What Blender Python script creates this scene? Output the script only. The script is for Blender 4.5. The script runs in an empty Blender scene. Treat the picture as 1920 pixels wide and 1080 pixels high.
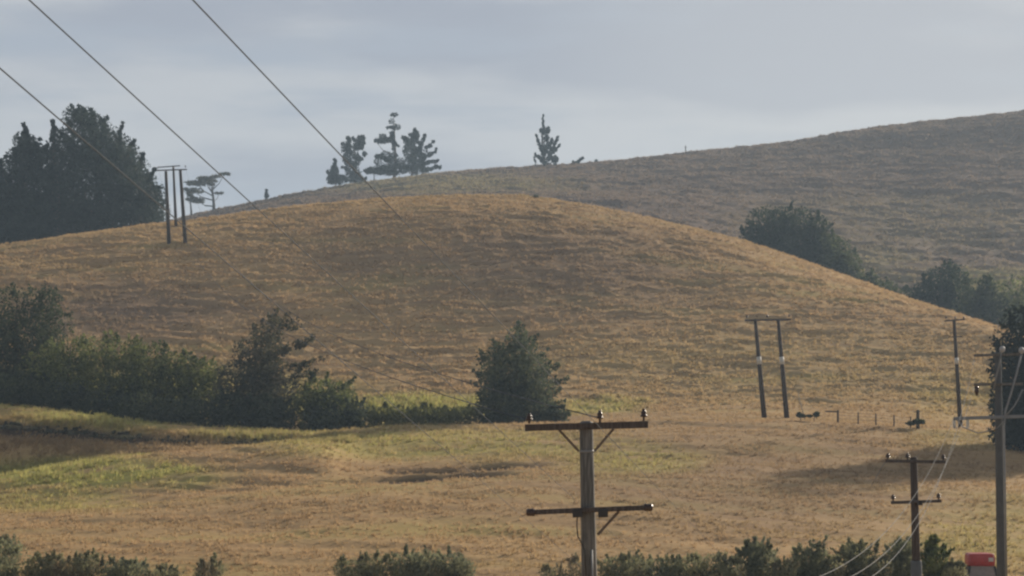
import bpy, math, random
import numpy as np
from mathutils import Vector

random.seed(7)
RNG = np.random.default_rng(11)
SC = bpy.context.scene
COL = SC.collection

# ------------------------------------------------------------------ camera model
F = 4500.0                      # focal length in photo pixels (1920 wide)
PITCH = math.atan(250.0 / F)    # level line falls at photo row 790
CP, SP = math.cos(PITCH), math.sin(PITCH)


def q_of(py):
    """photo row -> z / depth of the ray through it"""
    v = 540.0 - np.asarray(py, dtype=float)
    return (F * SP + v * CP) / (F * CP - v * SP)


def row_of(q):
    v = F * (q * CP - SP) / (CP + q * SP)
    return 540.0 - v


def at(px, py, D):
    v = 540.0 - py
    yy = F * CP - v * SP
    zz = F * SP + v * CP
    return Vector(((px - 960.0) / yy * D, D, zz / yy * D))


cam = bpy.data.cameras.new('camera')
camo = bpy.data.objects.new('camera', cam)
COL.objects.link(camo)
camo.rotation_euler = (math.pi / 2 + PITCH, 0, 0)
cam.sensor_width = 36.0
cam.lens = 36.0 * F / 1920.0
cam.clip_start = 0.5
cam.clip_end = 9000
SC.camera = camo


# ------------------------------------------------------------------ helpers
def hash2(ix, iy, seed):
    M = np.uint64(0xffffffff)
    h = (ix.astype(np.int64).astype(np.uint64) * np.uint64(0x9E3779B1) + iy.astype(np.int64).astype(np.uint64) * np.uint64(0x85EBCA77)
         + np.uint64(seed * 0xC2B2AE3D & 0xffffffff)) & M
    h = ((h ^ (h >> np.uint64(15))) * np.uint64(0x2C1B3C6D)) & M
    h = ((h ^ (h >> np.uint64(12))) * np.uint64(0x297A2D39)) & M
    h = h ^ (h >> np.uint64(15))
    return (h & np.uint64(0xffff)).astype(np.float64) / 65535.0


def vnoise(x, y, seed=0):
    ix, iy = np.floor(x), np.floor(y)
    fx, fy = x - ix, y - iy
    fx = fx * fx * (3 - 2 * fx)
    fy = fy * fy * (3 - 2 * fy)
    ix = ix.astype(np.int64)
    iy = iy.astype(np.int64)
    a, b = hash2(ix, iy, seed), hash2(ix + 1, iy, seed)
    c, d = hash2(ix, iy + 1, seed), hash2(ix + 1, iy + 1, seed)
    return (a + (b - a) * fx) * (1 - fy) + (c + (d - c) * fx) * fy


def fbm(x, y, seed=0, n=4):
    s, a, t = 0, 0.5, 0
    for i in range(n):
        s = s + a * vnoise(x * 2 ** i, y * 2 ** i, seed + i * 17)
        t += a
        a *= 0.5
    return s / t


def sstep(a, b, x):
    t = np.clip((x - a) / (b - a), 0, 1)
    return t * t * (3 - 2 * t)


def pchip(xk, yk, x):
    h = np.diff(xk)
    d = np.diff(yk) / h
    m = np.zeros_like(yk)
    m[0], m[-1] = d[0], d[-1]
    for i in range(1, len(xk) - 1):
        if d[i - 1] * d[i] > 0:
            w1, w2 = 2 * h[i] + h[i - 1], h[i] + 2 * h[i - 1]
            m[i] = (w1 + w2) / (w1 / d[i - 1] + w2 / d[i])
    i = np.clip(np.searchsorted(xk, x) - 1, 0, len(xk) - 2)
    t = (x - xk[i]) / h[i]
    return ((1 + 2 * t) * (1 - t) ** 2 * yk[i] + t * (1 - t) ** 2 * h[i] * m[i]
            + t * t * (3 - 2 * t) * yk[i + 1] + t * t * (t - 1) * h[i] * m[i + 1])


def np_mesh(name, verts, faces, attrs=None, smooth=False):
    """verts (n,3), faces (m,k) arrays"""
    me = bpy.data.meshes.new(name)
    n, (m, k) = len(verts), faces.shape
    me.vertices.add(n)
    me.vertices.foreach_set('co', np.ascontiguousarray(verts, np.float32).ravel())
    me.loops.add(m * k)
    me.loops.foreach_set('vertex_index', np.ascontiguousarray(faces, np.int32).ravel())
    me.polygons.add(m)
    me.polygons.foreach_set('loop_start', np.arange(0, m * k, k, dtype=np.int32))
    me.polygons.foreach_set('loop_total', np.full(m, k, np.int32))
    if smooth:
        me.polygons.foreach_set('use_smooth', np.ones(m, bool))
    for an, av in (attrs or {}).items():
        if av.ndim == 1:
            a = me.attributes.new(an, 'FLOAT', 'POINT')
            a.data.foreach_set('value', av.astype(np.float32))
        else:
            a = me.attributes.new(an, 'FLOAT_VECTOR', 'POINT')
            a.data.foreach_set('vector', av.astype(np.float32).ravel())
    me.update()
    me.validate()
    return me


def obj(name, me, mat=None, parent=None):
    o = bpy.data.objects.new(name, me)
    COL.objects.link(o)
    if mat:
        me.materials.append(mat)
    if parent:
        o.parent = parent
        o.location = -parent.location      # meshes below are written in world coordinates
    return o


def tag(o, label=None, cat=None, group=None, kind=None):
    for k, v in (('label', label), ('category', cat), ('group', group), ('kind', kind)):
        if v:
            o[k] = v
    return o


def thing(name, label, cat, loc, group=None):
    o = bpy.data.objects.new(name, None)
    o.empty_display_size = 0.2
    COL.objects.link(o)
    o.location = loc
    return tag(o, label, cat, group)


class MB:
    def __init__(self):
        self.v, self.f = [], []

    def tube(self, pts, rad, n=8, cap=True):
        pts = [Vector(p) for p in pts]
        if not hasattr(rad, '__len__'):
            rad = [rad] * len(pts)
        b = len(self.v)
        for i, p in enumerate(pts):
            d = (pts[min(i + 1, len(pts) - 1)] - pts[max(i - 1, 0)]).normalized()
            r = Vector((1, 0, 0)) if abs(d.x) < 0.8 else Vector((0, 0, 1))
            s = d.cross(r).normalized()
            t = d.cross(s)
            for k in range(n):
                a = 2 * math.pi * k / n
                self.v.append(p + (s * math.cos(a) + t * math.sin(a)) * rad[i])
        for i in range(len(pts) - 1):
            for k in range(n):
                k2 = (k + 1) % n
                self.f.append((b + i * n + k, b + i * n + k2, b + (i + 1) * n + k2, b + (i + 1) * n + k))
        if cap:
            self.f.append(tuple(b + k for k in range(n))[::-1])
            e = b + (len(pts) - 1) * n
            self.f.append(tuple(e + k for k in range(n)))
        return self

    def beam(self, p0, p1, w, h, up=(0, 0, 1), bev=0.12):
        """chamfered bar from p0 to p1: w sideways, h along up"""
        p0, p1 = Vector(p0), Vector(p1)
        d = (p1 - p0).normalized()
        s = d.cross(Vector(up)).normalized()
        u = s.cross(d).normalized()
        c = bev * min(w, h)
        prof = [(-w / 2 + c, -h / 2), (w / 2 - c, -h / 2), (w / 2, -h / 2 + c), (w / 2, h / 2 - c),
                (w / 2 - c, h / 2), (-w / 2 + c, h / 2), (-w / 2, h / 2 - c), (-w / 2, -h / 2 + c)]
        b = len(self.v)
        for p in (p0, p1):
            for a, e in prof:
                self.v.append(p + s * a + u * e)
        for k in range(8):
            k2 = (k + 1) % 8
            self.f.append((b + k, b + k2, b + 8 + k2, b + 8 + k))
        self.f.append(tuple(b + k for k in range(8))[::-1])
        self.f.append(tuple(b + 8 + k for k in range(8)))
        return self

    def lathe(self, base, prof, n=12, axis=(0, 0, 1)):
        """prof: list of (radius, height) from the base along axis"""
        ax = Vector(axis).normalized()
        return self.tube([Vector(base) + ax * h for r, h in prof], [max(r, 1e-3) for r, h in prof], n)

    def build(self, name, mat, parent=None, smooth=True):
        me = bpy.data.meshes.new(name)
        me.from_pydata([tuple(v) for v in self.v], [], self.f)
        if smooth:
            for p in me.polygons:
                p.use_smooth = len(p.vertices) == 4
        me.update()
        return obj(name, me, mat, parent)


# ------------------------------------------------------------------ materials
class NT:
    def __init__(self, name):
        self.m = bpy.data.materials.new(name)
        self.m.use_nodes = True
        self.t = self.m.node_tree
        self.bsdf = self.t.nodes['Principled BSDF']
        self.bsdf.inputs['Roughness'].default_value = 0.85
        self.bsdf.inputs['Specular IOR Level'].default_value = 0.2

    def n(self, typ, **kw):
        nd = self.t.nodes.new(typ)
        for k, v in kw.items():
            setattr(nd, k, v)
        return nd

    def link(self, a, b):
        self.t.links.new(a, b)

    def mix(self, fac, a, b, mode='MIX'):
        nd = self.n('ShaderNodeMix', data_type='RGBA', blend_type=mode)
        for sock, val in ((nd.inputs[0], fac), (nd.inputs[6], a), (nd.inputs[7], b)):
            if isinstance(val, (int, float)):
                sock.default_value = val
            elif isinstance(val, tuple):
                sock.default_value = (*val, 1)
            else:
                self.link(val, sock)
        return nd.outputs[2]

    def noise(self, scale, detail=4, vec=None, rough=0.55):
        nd = self.n('ShaderNodeTexNoise')
        nd.inputs['Scale'].default_value = scale
        nd.inputs['Detail'].default_value = detail
        nd.inputs['Roughness'].default_value = rough
        if vec is not None:
            self.link(vec, nd.inputs['Vector'])
        return nd.outputs['Fac']

    def pos(self, sc=(1, 1, 1)):
        g = self.n('ShaderNodeNewGeometry')
        mp = self.n('ShaderNodeMapping')
        mp.inputs['Scale'].default_value = sc
        self.link(g.outputs['Position'], mp.inputs['Vector'])
        return mp.outputs['Vector']

    def ramp(self, fac, lo, hi):
        nd = self.n('ShaderNodeMapRange', interpolation_type='SMOOTHSTEP')
        nd.inputs[1].default_value, nd.inputs[2].default_value = lo, hi
        self.link(fac, nd.inputs[0])
        return nd.outputs[0]

    def attr(self, name):
        return self.n('ShaderNodeAttribute', attribute_name=name)

    def bump(self, h, strength, dist=0.1):
        nd = self.n('ShaderNodeBump')
        nd.inputs['Strength'].default_value = strength
        nd.inputs['Distance'].default_value = dist
        self.link(h, nd.inputs['Height'])
        self.link(nd.outputs[0], self.bsdf.inputs['Normal'])

    def translucent(self, c, fac):
        tr = self.n('ShaderNodeBsdfTranslucent')
        self.link(c, tr.inputs['Color'])
        mx = self.n('ShaderNodeMixShader')
        mx.inputs[0].default_value = fac
        self.link(self.bsdf.outputs[0], mx.inputs[1])
        self.link(tr.outputs[0], mx.inputs[2])
        self.link(mx.outputs[0], self.t.nodes['Material Output'].inputs['Surface'])

    def color(self, c):
        if isinstance(c, tuple):
            self.bsdf.inputs['Base Color'].default_value = (*c, 1)
        else:
            self.link(c, self.bsdf.inputs['Base Color'])


STRAW = (0.475, 0.32, 0.156)
BROWN = (0.375, 0.245, 0.125)
OLIVE = (0.40, 0.298, 0.12)
GREEN = (0.40, 0.385, 0.10)
HEATH_SHADE = (0.188, 0.132, 0.099)
SOIL = (0.075, 0.05, 0.036)


def ground_material():
    k = NT('dry_hill_grass')
    g = k.attr('veg')
    sep = k.n('ShaderNodeSeparateXYZ')
    k.link(g.outputs['Vector'], sep.inputs[0])
    green, soil, heath_shade = sep.outputs
    p = k.pos((0.08, 0.5, 0.8))
    c = k.mix(k.ramp(k.noise(1.0, 5, p), 0.38, 0.66), STRAW, BROWN)
    c = k.mix(k.ramp(k.noise(1.0, 4, k.pos((0.03, 0.11, 0.1))), 0.5, 0.72), c, OLIVE)
    c = k.mix(heath_shade, c, HEATH_SHADE)
    gm = k.n('ShaderNodeMath', operation='MULTIPLY')
    k.link(green, gm.inputs[0])
    k.link(k.ramp(k.noise(0.25, 5, k.pos((0.5, 1, 1))), 0.25, 0.6), gm.inputs[1])
    c = k.mix(gm.outputs[0], c, GREEN)
    c = k.mix(soil, c, SOIL)
    fine = k.noise(2.2, 4, k.pos((0.7, 1.0, 1.6)), 0.7)
    c = k.mix(k.ramp(fine, 0.52, 0.75), c, k.mix(0.55, c, BROWN))
    k.color(c)
    k.bsdf.inputs['Roughness'].default_value = 1.0
    k.bsdf.inputs['Specular IOR Level'].default_value = 0.05
    k.bump(fine, 0.6, 0.25)
    return k.m


def grass_material():
    k = NT('grass_blades')
    k.color(k.attr('tint').outputs['Vector'])
    k.translucent(k.mix(0.18, k.attr('tint').outputs['Vector'], (0.5, 0.46, 0.38)), 0.42)
    k.bsdf.inputs['Specular IOR Level'].default_value = 0.05
    return k.m


def leaf_material(name, dark, light, brown=None):
    k = NT(name)
    v = k.attr('v').outputs['Fac']
    c = k.mix(v, dark, light)
    if brown:
        c = k.mix(k.ramp(k.noise(0.45, 3, k.pos()), 0.5, 0.7), c, brown)
    k.color(c)
    k.translucent(c, 0.42)
    k.bsdf.inputs['Roughness'].default_value = 0.75
    k.bsdf.inputs['Specular IOR Level'].default_value = 0.15
    return k.m


def wood_material(name, a, b):
    k = NT(name)
    n1 = k.noise(3.0, 5, k.pos((8, 8, 0.7)))
    k.color(k.mix(k.ramp(n1, 0.35, 0.65), a, b))
    k.bump(n1, 0.5, 0.02)
    return k.m


def plain_material(name, c, rough=0.6, metal=0.0, var=0.15):
    k = NT(name)
    n1 = k.noise(5.0, 4, k.pos())
    k.color(k.mix(k.ramp(n1, 0.3, 0.7), c, tuple(x * (1 - var) for x in c)))
    k.bsdf.inputs['Roughness'].default_value = rough
    k.bsdf.inputs['Metallic'].default_value = metal
    k.bsdf.inputs['Specular IOR Level'].default_value = 0.4
    return k.m


M_GROUND = ground_material()
M_GRASS = grass_material()
M_CONIFER = leaf_material('conifer_leaves', (0.019, 0.031, 0.03), (0.055, 0.074, 0.06))
M_PINE = leaf_material('pine_needles', (0.016, 0.022, 0.018), (0.035, 0.045, 0.03))
M_WIND = leaf_material('windblown_leaves', (0.05, 0.05, 0.032), (0.14, 0.135, 0.08), (0.11, 0.09, 0.06))
M_CYPRESS = leaf_material('cypress_leaves', (0.045, 0.062, 0.04), (0.155, 0.165, 0.085))
M_GREENBUSH = leaf_material('bright_bush_leaves', (0.06, 0.08, 0.03), (0.255, 0.27, 0.092))
M_DARKBUSH = leaf_material('dark_bush_leaves', (0.032, 0.045, 0.03), (0.11, 0.125, 0.065))
M_VALLEY = leaf_material('valley_tree_leaves', (0.022, 0.034, 0.02), (0.06, 0.075, 0.032))
M_VALLEYG = leaf_material('valley_green_leaves', (0.045, 0.062, 0.026), (0.12, 0.135, 0.05))
M_SHADE = leaf_material('shade_tree_leaves', (0.012, 0.018, 0.015), (0.034, 0.043, 0.028))
M_LONGGRASS = leaf_material('long_green_grass', (0.11, 0.12, 0.045), (0.28, 0.28, 0.1))
M_HEDGE_DARK = leaf_material('dark_hedge_leaves', (0.13, 0.142, 0.092), (0.36, 0.36, 0.2))
M_HEDGE = leaf_material('hedge_leaves', (0.13, 0.135, 0.08), (0.36, 0.35, 0.19), (0.28, 0.23, 0.15))
M_BARK = wood_material('bark', (0.07, 0.052, 0.038), (0.12, 0.095, 0.07))
M_POLE = wood_material('weathered_pole_wood', (0.09, 0.092, 0.088), (0.19, 0.19, 0.18))
M_REDPOLE = wood_material('brown_pole_wood', (0.052, 0.041, 0.035), (0.09, 0.071, 0.06))
M_ARM = wood_material('crossarm_wood', (0.055, 0.047, 0.043), (0.105, 0.09, 0.083))
M_POST = wood_material('fence_post_wood', (0.09, 0.07, 0.05), (0.15, 0.12, 0.085))
M_STEEL = plain_material('galvanised_steel', (0.22, 0.24, 0.26), 0.55, 0.2)
M_CONC = plain_material('grey_concrete', (0.105, 0.118, 0.128), 0.9)
M_WIRE = plain_material('aluminium_conductor', (0.065, 0.085, 0.11), 1.0, 0.0)
M_PALEWIRE = plain_material('pale_service_cable', (0.2, 0.21, 0.215), 0.9, 0.0)
M_CER = plain_material('brown_ceramic', (0.05, 0.032, 0.028), 0.3)
M_WHITE = plain_material('white_paint', (0.62, 0.62, 0.58), 0.6)
M_BRACE = plain_material('rusty_flat_iron', (0.13, 0.10, 0.075), 0.75)
M_RED = plain_material('faded_red_paint', (0.48, 0.06, 0.055), 0.4)
M_DARKMET = plain_material('dark_frame_metal', (0.03, 0.03, 0.03), 0.5)
M_RUBBER = plain_material('tyre_rubber', (0.02, 0.02, 0.02), 0.9)
M_PANE = plain_material('pale_cab_window', (0.30, 0.27, 0.24), 0.25)
M_STRAWP = plain_material('pale_timber', (0.40, 0.33, 0.22), 0.8)

# ------------------------------------------------------------------ terrain
UK = np.array([-300, 0, 150, 300, 450, 575, 700, 950, 1200, 1400, 1700, 1860, 1920, 2200.])
T170 = [1010, 1005, 1000, 995, 990, 990, 985, 985, 990, 1000, 1015, 1025, 1030, 1050]
T205 = [968, 964, 956, 943, 926, 915, 908, 898, 905, 915, 932, 942, 947, 962]
T226 = [905, 895, 868, 852, 839, 823, 852, 846, 850, 855, 872, 885, 892, 905]
T236 = [914, 904, 879, 864, 850, 833, 824, 818, 820, 822, 838, 850, 855, 865]
T2455 = [802, 809, 821, 832, 836, 834, 816, 808, 804, 804, 819, 832, 838, 852]
T247 = [782, 790, 804, 817, 822, 822, 814, 806, 802, 802, 817, 830, 836, 850]
T208 = [966, 962, 954, 942, 926, 915, 908, 896, 897, 905, 922, 932, 937, 952]
T254 = [748, 755, 775, 795, 804, 813, 803, 793, 788, 787, 801, 815, 822, 840]
T266 = [760, 768, 789, 807, 815, 822, 814, 808, 793, 784, 794, 808, 816, 830]
T288 = [740, 750, 765, 776, 776, 776, 773, 771, 768, 764, 768, 780, 788, 800]
RU = np.array([-300, 0, 150, 300, 450, 600, 750, 900, 1000, 1100, 1200, 1300, 1400, 1500, 1600, 1700, 1800, 1860, 1950, 2200.])
RY = np.array([505, 465, 440, 421, 402, 383, 370, 365, 371, 384, 405, 428, 456, 489, 524, 560, 592, 612, 642, 725.])
RDU = np.array([-300, 0, 300, 600, 950, 1300, 1500, 1700, 1860, 2200.])
RD = np.array([405, 410, 428, 443, 452, 440, 425, 400, 372, 350.])
FU = np.array([-300, 0, 200, 300, 350, 450, 500, 600, 700, 840, 1000, 1100, 1300, 1500, 1700, 1920, 2200.])
FY = np.array([540, 490, 446, 420, 404, 383, 373, 353, 340, 322, 311, 304, 284, 262, 237, 208, 168.])


def smooth_interp(u, k, v):
    s = 0
    for d in (-50, -25, 0, 25, 50):
        s = s + np.interp(u + d, k, v)
    return s / 5


u_in = np.arange(-560, 2480.1, 4.0)
u_out = np.geomspace(10, 7000, 46)
US = np.concatenate([(-560 - u_out)[::-1], u_in, 2480 + u_out])
DS = np.concatenate([np.arange(3, 60, 4), np.arange(60, 130, 2.5), np.arange(130, 286, 0.6), np.arange(286, 520, 0.5),
                     np.arange(520, 1000, 1.1), np.arange(1000, 1400, 12), np.geomspace(1400, 7000, 20)])
nU, nD = len(US), len(DS)
uc = np.clip(US, -300, 2200)
rowv = {d: smooth_interp(uc, UK, t) for d, t in ((170, T170), (195, T205), (226, T226), (236, T236), (198, T208), (245.5, T2455), (247, T247), (254, T254), (266, T266), (288, T288))}
ridge_y, ridge_d = smooth_interp(uc, RU, RY), smooth_interp(uc, RDU, RD)
far_y = smooth_interp(uc, FU, FY)
SMALL = [0.16, 0.33, 0.5, 0.66, 0.82]
Q = np.zeros((nU, nD))
for i in range(nU):
    rd, ry, fy = ridge_d[i], ridge_y[i], far_y[i]
    b = rowv[288][i]
    xs = [3, 20, 60, 130]
    qs = [-0.67, -0.3, -11 / 60, -11 / 130]
    for d in (170, 195, 198, 226, 236, 245.5, 247, 254, 266, 288):
        xs.append(d)
        qs.append(float(q_of(rowv[d][i])))
    for t in SMALL:
        g = 0.6 * (0.5 - 0.5 * math.cos(math.pi * t)) + 0.4 * math.sin(math.pi / 2 * t)
        xs.append(288 + (rd - 288) * t)
        qs.append(float(q_of(b + (ry - b) * g)))
    sd = rd + 125
    sy = max(ry + 46, fy + 40)
    for d, yy in ((rd, ry), (rd + 35, ry + 9), (sd, sy)):
        xs.append(d)
        qs.append(float(q_of(yy)))
    for t in (0.25, 0.5, 0.75):
        g = 0.5 * t + 0.5 * math.sin(math.pi / 2 * t)
        xs.append(sd + (950 - sd) * t)
        qs.append(float(q_of(sy + (fy - sy) * g)))
    for d, yy in ((950, fy), (1000, fy + 8), (1250, fy + 140)):
        xs.append(d)
        qs.append(float(q_of(yy)))
    xs += [2500, 7500]
    qs += [-0.004, -0.006]
    Q[i] = pchip(np.array(xs, float), np.array(qs), DS)

GX = ((US - 960) / F)[:, None] * DS[None, :]
GY = np.broadcast_to(DS[None, :], GX.shape)
GZ0 = Q * DS[None, :]
GU = np.broadcast_to(US[:, None], GX.shape)
GROW = row_of(Q)

near_hill = sstep(280, 305, GY) * (1 - sstep(ridge_d[:, None] - 10, ridge_d[:, None] + 60, GY))
far_hill = sstep(ridge_d[:, None] + 20, ridge_d[:, None] + 110, GY) * (1 - sstep(1000, 1060, GY))
field = sstep(125, 150, GY) * (1 - sstep(262, 285, GY))
GZ = GZ0.copy()
# broad undulation, hummocks, sheep terracettes on the slopes
GZ += near_hill * (fbm(GX / 26, GY / 26, 3) - 0.5) * 1.6 + far_hill * (fbm(GX / 50, GY / 40, 4) - 0.5) * 4.0
GZ += field * (fbm(GX / 11, GY / 7, 5) - 0.5) * 0.5
GZ += (near_hill + field) * (fbm(GX / 2.4, GY / 1.7, 6, 3) - 0.5) * 0.18
GZ += far_hill * (fbm(GX / 5, GY / 4, 8, 3) - 0.5) * 0.9


def terrace(z, period, amp, sx, sy, seed, lo, hi):
    ph = z / period + 2.2 * fbm(GX / (sx * 1.2), GY / (sx * 1.2), seed + 1) + 0.02 * GX / period
    fr = ph - np.floor(ph)
    step = np.where(fr < 0.34, sstep(0, 0.34, fr), 1 - (fr - 0.34) / 0.66)
    k = sstep(lo, hi, fbm(GX / sx, GY / sy, seed, 3))
    return amp * (step - 0.5) * k


GZ += near_hill * terrace(GZ0, 1.5, 0.62, 5.5, 3.4, 31, 0.46, 0.64)
GZ += near_hill * terrace(GZ0, 0.75, 0.3, 3.6, 2.4, 35, 0.42, 0.6)
GZ += far_hill * terrace(GZ0, 1.4, 0.5, 6.5, 4.5, 45, 0.42, 0.6)
GZ += far_hill * terrace(GZ0, 2.8, 1.1, 14.0, 8.0, 41, 0.42, 0.62)
GZ += field * terrace(GZ0, 0.8, 0.22, 9.0, 3.5, 51, 0.48, 0.66)


def blob(u, r, cu, cr, ru, rr, soft=0.5):
    d = np.sqrt(((u - cu) / ru) ** 2 + ((r - cr) / rr) ** 2)
    return 1 - sstep(1 - soft, 1 + soft, d)


wob = (fbm(GX / 9, GY / 9, 61) - 0.5)
U2, R2 = GU + wob * 120, GROW + wob * 26
# eroded cut in the field: a real little scarp with bare soil
R3 = GROW + wob * 14 + (GU - 820) * 0.03
cut = blob(U2, R3, 815, 892, 130, 6, 0.35) * field
cut += blob(U2, R3, 850, 880, 140, 4, 0.4) * field
cut += 0.8 * blob(U2, R3, 700, 899, 110, 3.5, 0.4) * field
cut += 0.8 * blob(U2, R3, 930, 874, 80, 3, 0.4) * field
cut = np.clip(cut, 0, 1)
GZ -= cut * 0.55
is_f, is_n, is_r = (GY < 262), (GY > 250) & (GY < ridge_d[:, None] + 30), (GY > ridge_d[:, None] + 30)
green = np.zeros_like(GX)
for cu, cr, ru, rr, s in ((150, 890, 230, 28, 1.0), (320, 880, 60, 10, 0.9), (800, 830, 330, 30, 0.55), (1160, 862, 130, 30, 0.48),
                          (230, 782, 210, 22, 0.8), (480, 812, 140, 14, 0.6), (100, 940, 150, 22, 0.6),
                          (1880, 1010, 160, 70, 0.35), (1840, 825, 130, 22, 0.22)):
    green = np.maximum(green, is_f * s * blob(U2, R2, cu, cr, ru, rr))
for cu, cr, ru, rr, s in ((780, 765, 170, 26, 1.0), (1120, 760, 110, 18, 0.6), (560, 760, 240, 20, 0.8), (150, 730, 420, 40, 0.8),
                          (1450, 690, 420, 70, 0.12), (1800, 740, 110, 50, 0.22), (330, 700, 130, 20, 0.5)):
    green = np.maximum(green, is_n * s * blob(U2, R2, cu, cr, ru, rr))
for cu, cr, ru, rr, s in ((1650, 500, 90, 40, 0.2), (1880, 540, 130, 40, 0.4), (1700, 420, 300, 60, 0.12), (800, 345, 250, 20, 0.25)):
    green = np.maximum(green, is_r * s * blob(U2, R2, cu, cr, ru, rr))
heath_shade = np.zeros_like(GX)
heath_shade = np.maximum(heath_shade, is_n * 0.5 * blob(U2, R2, 1040, 500, 290, 95, 0.7))
heath_shade = np.maximum(heath_shade, is_n * 0.4 * blob(U2, R2, 680, 470, 150, 60, 0.8))
heath_shade = np.maximum(heath_shade, is_n * 0.75 * blob(U2, R2, 210, 585, 220, 50, 0.8))
heath_shade = np.maximum(heath_shade, is_r * 1.35)
heath_shade = np.maximum(heath_shade, is_f * 0.4 * blob(U2, R2, 1400, 900, 420, 90, 0.8))  # darker patch painted over the sunny right field, deepening the tree shadow
heath_shade = np.maximum(heath_shade, is_r * 1.7 * blob(U2, R2, 1720, 380, 260, 90, 0.8))
heath_shade *= 0.65 + 0.7 * fbm(GX / 18, GY / 14, 71)
heath_shade = np.clip(heath_shade, 0, 1)
soil = 0.95 * cut
lip = sstep(244, 245.2, GY) * (1 - sstep(246.6, 247.3, GY)) * (1 - sstep(520, 640, GU)) * (0.35 + 0.65 * sstep(0.3, 0.55, fbm(GX / 5, GY / 3, 77)))
soil = np.maximum(soil, lip * 0.9)  # thin dark line on the lip soil, painting in the bank's shadow
gul = is_f * blob(U2, R2, 200, 838, 420, 24, 0.6) * sstep(232, 238, GY) * 0.25
soil = np.clip(soil, 0, 1)
VEG = np.stack([green, soil, heath_shade], -1)

idx = np.arange(nU * nD).reshape(nU, nD)
faces = np.stack([idx[:-1, :-1], idx[1:, :-1], idx[1:, 1:], idx[:-1, 1:]], -1).reshape(-1, 4)
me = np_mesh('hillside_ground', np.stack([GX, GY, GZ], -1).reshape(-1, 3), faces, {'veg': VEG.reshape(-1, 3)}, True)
tag(obj('ground', me, M_GROUND), 'dry grassy field rising into rounded straw coloured hills', 'ground', kind='structure')


def sample(arr, X, Y):
    X, Y = np.asarray(X, float), np.asarray(Y, float)
    fu = np.interp(960 + F * X / Y, US, np.arange(nU))
    fd = np.interp(Y, DS, np.arange(nD))
    i, j = np.clip(fu.astype(int), 0, nU - 2), np.clip(fd.astype(int), 0, nD - 2)
    a, b = fu - i, fd - j
    if arr.ndim == 3:
        a, b = a[..., None], b[..., None]
    return (arr[i, j] * (1 - a) + arr[i + 1, j] * a) * (1 - b) + (arr[i, j + 1] * (1 - a) + arr[i + 1, j + 1] * a) * b


def gz(x, y):
    return float(sample(GZ, np.array([x]), np.array([y]))[0])


def seen_depth(px, py, d0=130, d1=1000):
    """depth of the first ground met by the ray through a photo point"""
    q = float(q_of(py))
    x = (px - 960) / F
    d = np.arange(d0, d1, 0.5)
    z = sample(GZ, x * d, d)
    hit = np.nonzero(z >= q * d)[0]
    return float(d[hit[0]]) if len(hit) else float(d1)


# ------------------------------------------------------------------ grass
def grass(name, label, d0, d1, count, hgt, wid, nb, seed, ulo=-420, uhi=2340):
    rng = np.random.default_rng(seed)
    n = int(count * 2.2)
    D = np.sqrt(rng.uniform(d0 ** 2, d1 ** 2, n))
    U = rng.uniform(ulo, uhi, n)
    X = (U - 960) / F * D
    dens = 0.25 + 0.75 * sstep(0.40, 0.62, fbm(X / 3.8, D / 2.2, seed, 3))
    rd = np.interp(U, RDU, RD)
    back = (D > rd + 45) & (D < rd + 130)          # hidden back slope
    keep = (rng.random(n) < dens) & ~back
    D, U, X = D[keep][:count], U[keep][:count], X[keep][:count]
    n = len(D)
    Z = sample(GZ, X, D)
    veg = sample(VEG, X, D)
    Z = Z - 0.05
    gr, so, he = veg[:, 0], veg[:, 1], veg[:, 2]
    keep = rng.random(n) > so * 0.9
    base = np.array(STRAW) * 1.05
    t = rng.random((n, 1))
    tint = base * (0.88 + 0.2 * t)
    patch = sstep(0.45, 0.7, fbm(X / 13, D / 2.6, seed + 5))[:, None]
    tint = tint * (1 - 0.5 * patch) + np.array(BROWN) * 0.5 * patch
    ol = (sstep(0.45, 0.75, fbm(X / 34, D / 10, seed + 7)) * 0.42)[:, None]
    tint = tint * (1 - ol) + np.array(OLIVE) * ol
    tint = tint * (1 - he[:, None] * 0.85) + np.array(HEATH_SHADE) * (0.8 + 0.4 * t) * he[:, None] * 0.85
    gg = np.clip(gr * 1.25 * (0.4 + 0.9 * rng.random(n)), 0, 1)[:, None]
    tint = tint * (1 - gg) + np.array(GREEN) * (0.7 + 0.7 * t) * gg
    H = hgt * (0.45 + 0.9 * rng.random(n)) * (1 + 0.9 * gr)
    P = np.stack([X, D, Z], 1)[keep]
    tint, H = tint[keep], H[keep]
    n = len(P)
    V = np.zeros((n, nb, 3, 3), np.float32)
    for b in range(nb):
        a = rng.uniform(0, 2 * np.pi, n)
        lean = rng.uniform(0.15, 0.75, n)
        r = rng.uniform(0, 0.35, n) * hgt
        c = P + np.stack([np.cos(a) * r, np.sin(a) * r, 0 * a], 1)
        w = wid * rng.uniform(0.6, 1.4, n)
        a2 = rng.uniform(0, np.pi, n)
        s = np.stack([np.cos(a2) * w, np.sin(a2) * w, 0 * a], 1)
        V[:, b, 0], V[:, b, 1] = c - s, c + s
        V[:, b, 2] = c + np.stack([np.cos(a) * lean * H + 0.15 * H, np.sin(a) * lean * H, H * rng.uniform(0.7, 1.1, n)], 1)
    V = V.reshape(-1, 3)
    tt = np.repeat(tint, nb * 3, axis=0)
    me = np_mesh(name, V, np.arange(len(V)).reshape(-1, 3), {'tint': tt})
    return tag(obj(name, me, M_GRASS), label, 'grass', kind='stuff')


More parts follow.
